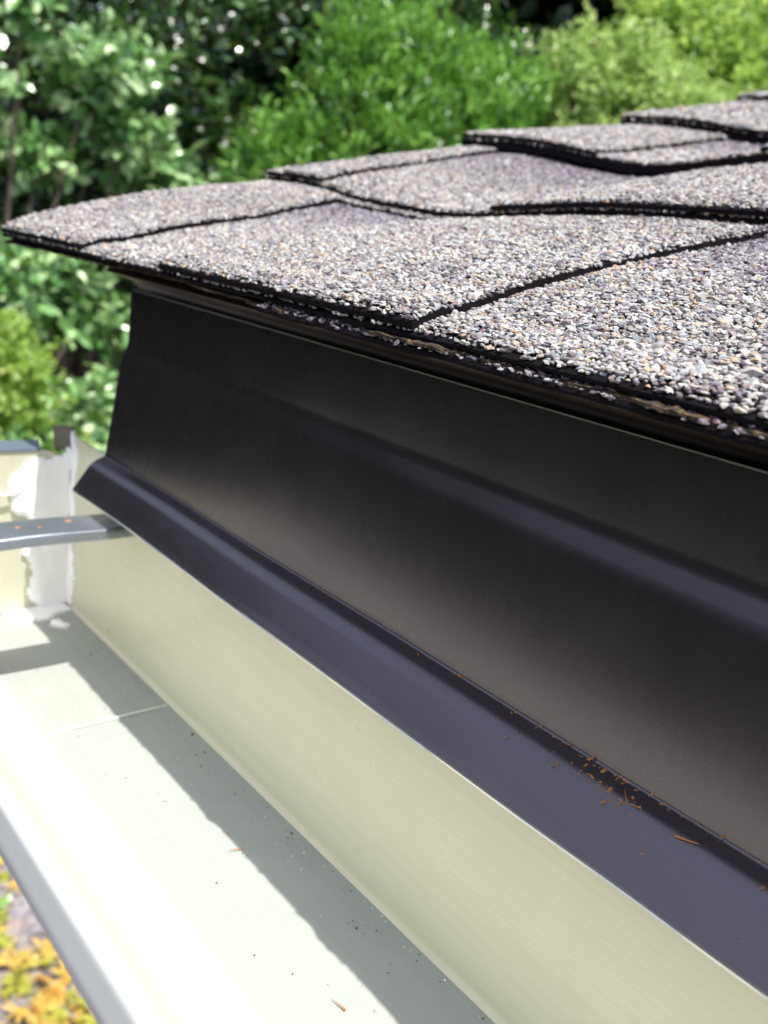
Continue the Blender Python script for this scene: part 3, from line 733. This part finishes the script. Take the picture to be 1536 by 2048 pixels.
# lower left, between gutter and roof
lob = [(-3.25, 1.15, z0 - .30, .18, .26, .14), (-3.3, .95, z0 - .42, .16, .2, .12), (-3.2, 1.35, z0 - .42, .15, .18, .10)]
tree('broadleaf_bush', 'mint-green bush with large pale leaves left of the flashing, under the roof corner', 'bush', lob, (-3.3, 1.2), L_MINT, 210, 7, .062, .040, 17, r0=.02, upright=.15, shell=(.3, 1.1))
lob = [(-3.05, 1.00, z0 - .55, .20, .20, .15), (-3.1, .85, z0 - .50, .2, .2, .14), (-3.0, 1.05, z0 - .72, .22, .2, .15)]
tree('yellow_bush', 'olive-yellow bush with small leaves at the left edge above the gutter end', 'bush', lob, (-3.1, .95), L_YEL, 520, 7, .032, .018, 18, r0=.02, upright=.2, shell=(.3, 1.1))
lob = [(-2.95, 1.25, z0 - .70, .16, .16, .12), (-2.85, 1.1, z0 - .86, .2, .2, .12), (-2.8, .85, z0 - .88, .2, .2, .12)]
tree('low_bush', 'low bright green bush with rounded leaves just behind the end of the gutter', 'bush', lob, (-2.95, 1.1), L_MINT, 300, 7, .050, .034, 19, r0=.02, upright=.2, shell=(.3, 1.1))
# far wood in deep shade, with unseen canopy lobes added to keep the sun off it
lob = []
g = np.random.default_rng(5)
for az in np.linspace(98, 180, 16):
    a_ = math.radians(az)
    for rr, zz in ((7.8, .8), (7.9, 2.2), (8.0, 3.6), (7.5, 4.9), (8.5, 5.4)):
        lob.append((rr * math.cos(a_) + g.normal(0, .15), rr * math.sin(a_) + g.normal(0, .15), zz, 1.1, 1.1, 1.0))
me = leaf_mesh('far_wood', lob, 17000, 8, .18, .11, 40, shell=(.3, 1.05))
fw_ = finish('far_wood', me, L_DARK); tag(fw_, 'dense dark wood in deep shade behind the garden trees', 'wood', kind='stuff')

lob = []  # out-of-view hedge added to keep low sky out of the flashing's reflections
g = np.random.default_rng(6)
for az in np.linspace(188, 350, 18):
    a_ = math.radians(az)
    for zz, rr in ((.8, 5.6), (2.0, 5.7), (3.2, 5.9)):
        lob.append((rr * math.cos(a_) + g.normal(0, .2), rr * math.sin(a_) + g.normal(0, .2), zz, 1.0, 1.0, 1.0))
me = leaf_mesh('sky_block_hedge', lob, 9000, 8, .20, .13, 41, shell=(.5, 1.05))
hd_ = finish('sky_block_hedge', me, L_DARK); tag(hd_, 'unseen dark hedge added opposite the gutter to block low sky from the flashing', 'hedge', kind='stuff')

# ------------------------------------------------------------------ fallen maple leaves and ground cover
def maple_mesh(name, R0, seed):
    g = np.random.default_rng(seed); V = [(0, 0, .012)]; n = 0
    lobes_ = [(-130, .55), (-68, .8), (-28, .92), (0, 1.0)]
    angs = [-150, -75, -35, 0, 35, 75, 150]; rad = [.5, .85, .95, 1.1, .95, .85, .5]
    ring = []
    for i in range(7):
        a = math.radians(angs[i] + g.normal(0, 3)); r_ = rad[i] * R0 * g.uniform(.9, 1.1)
        ring += [(r_ * .62, a - .16), (r_, a), (r_ * .62, a + .16)]
        if i < 6:
            b = math.radians((angs[i] + angs[i + 1]) / 2); ring.append((R0 * .30, b))
    ring.append((R0 * .12, math.pi))
    for r_, a in ring: V.append((r_ * math.cos(a), r_ * math.sin(a), .012 + .25 * r_ * g.uniform(-.6, 1)))
    F = [(0, 1 + i, 1 + (i + 1) % len(ring)) for i in range(len(ring))]
    # stalk
    b0 = len(V); V += [(-R0 * .1, .002, .012), (-R0 * .1, -.002, .012), (-R0 * .8, -.001, .02), (-R0 * .8, .001, .02), (-R0 * .1, 0, .009), (-R0 * .8, 0, .018)]
    F += [(b0, b0 + 1, b0 + 2, b0 + 3), (b0 + 1, b0 + 4, b0 + 5, b0 + 2), (b0 + 4, b0, b0 + 3, b0 + 5)]
    me = bpy.data.meshes.new(name); me.from_pydata(V, [], F); me.update(); return me
def mat_fallen(name, c1, c2):
    t = NT(name); t.set(Base_Color=t.mix(t.rng(t.noise(25, 4), .35, .65), c1, c2), Roughness=.55)
    tr = t.n('BsdfTranslucent'); tr.inputs[0].default_value = (*c1, 1)
    mx = t.n('MixShader'); mx.inputs[0].default_value = .25; t.l(t.b.outputs[0], mx.inputs[1]); t.l(tr.outputs[0], mx.inputs[2]); t.l(mx.outputs[0], t.out.inputs[0]); return t.m
kinds = [('yellow', (.62, .38, .06), (.66, .48, .12)), ('olive green', (.30, .36, .04), (.50, .45, .07)), ('orange', (.62, .32, .06), (.64, .42, .10)), ('red', (.45, .09, .05), (.5, .2, .08))]
lm = []
for i, (nme, c1, c2) in enumerate(kinds):
    m_ = mat_fallen(nme.replace(' ', '_') + '_fallen_leaf', c1, c2)
    for j in range(2):
        q = maple_mesh('maple_leaf', .064, 60 + 2 * i + j); q.materials.append(m_); lm.append((nme, q))
g = np.random.default_rng(77)
spots = []
while len(spots) < 110:
    x = g.uniform(-2.6, -1.6); y = g.uniform(.45, 1.02)
    if not in_poly(np.array([x]), np.array([y]), [(-2.62, .72), (-1.85, .50), (-1.62, .90), (-2.62, .98)])[0]: continue
    if x < -2.12 and g.random() < .75: continue
    spots.append((x, y))
for i, (x, y) in enumerate(spots):
    ki = g.choice(4, p=[.60, .31, .07, .02]); nme, q = lm[2 * ki + g.integers(2)]
    o = bpy.data.objects.new('maple_leaf', q); C.objects.link(o); o.location = (x, y, .005 + .03 * g.random())
    o.rotation_euler = (g.normal(0, .35), g.normal(0, .35), g.uniform(0, 6.28)); sc_ = g.uniform(.65, 1.0); o.scale = (sc_,) * 3
    tag(o, nme + ' maple leaf lying on the gravel under the gutter', 'leaf', nme + ' maple leaves fallen on the gravel')
g = np.random.default_rng(9)
lob = [(g.uniform(-2.3, -1.6), g.uniform(.4, 1.1), .02, .07, .07, .03) for _ in range(12)]
me = leaf_mesh('ground_cover', lob, 130, 5, .035, .022, 50, shell=(.1, 1.1), zmin=.003)
tag(finish('ground_cover', me, L_BRIGHT), 'small green ground-cover plants among the fallen leaves', 'ground cover', kind='stuff')
# loose stones on the path
g = np.random.default_rng(31); n_ = 5000
px_ = np.stack([g.uniform(-3.2, -1.2, n_), g.uniform(.0, 1.6, n_), np.full(n_, .004)], 1)
S = .012 * g.lognormal(0, .45, n_); b = IV[None] * (1 + g.uniform(-.25, .25, (n_, 12, 1))) * S[:, None, None]; b[:, :, 2] *= .6
V = (px_[:, None] + b).reshape(-1, 3); F = (IF[None] + (np.arange(n_) * 12)[:, None, None]).reshape(-1, 3)
pal = np.array([(.22, .20, .21), (.32, .28, .28), (.14, .12, .13), (.36, .28, .24), (.27, .25, .28)])[g.integers(0, 5, n_)]
tag(finish('gravel', mesh_np('gravel', V, [F], np.repeat(pal, 12, 0)), M_GRAN), 'grey and pinkish gravel on the ground under the gutter', 'gravel', kind='stuff')
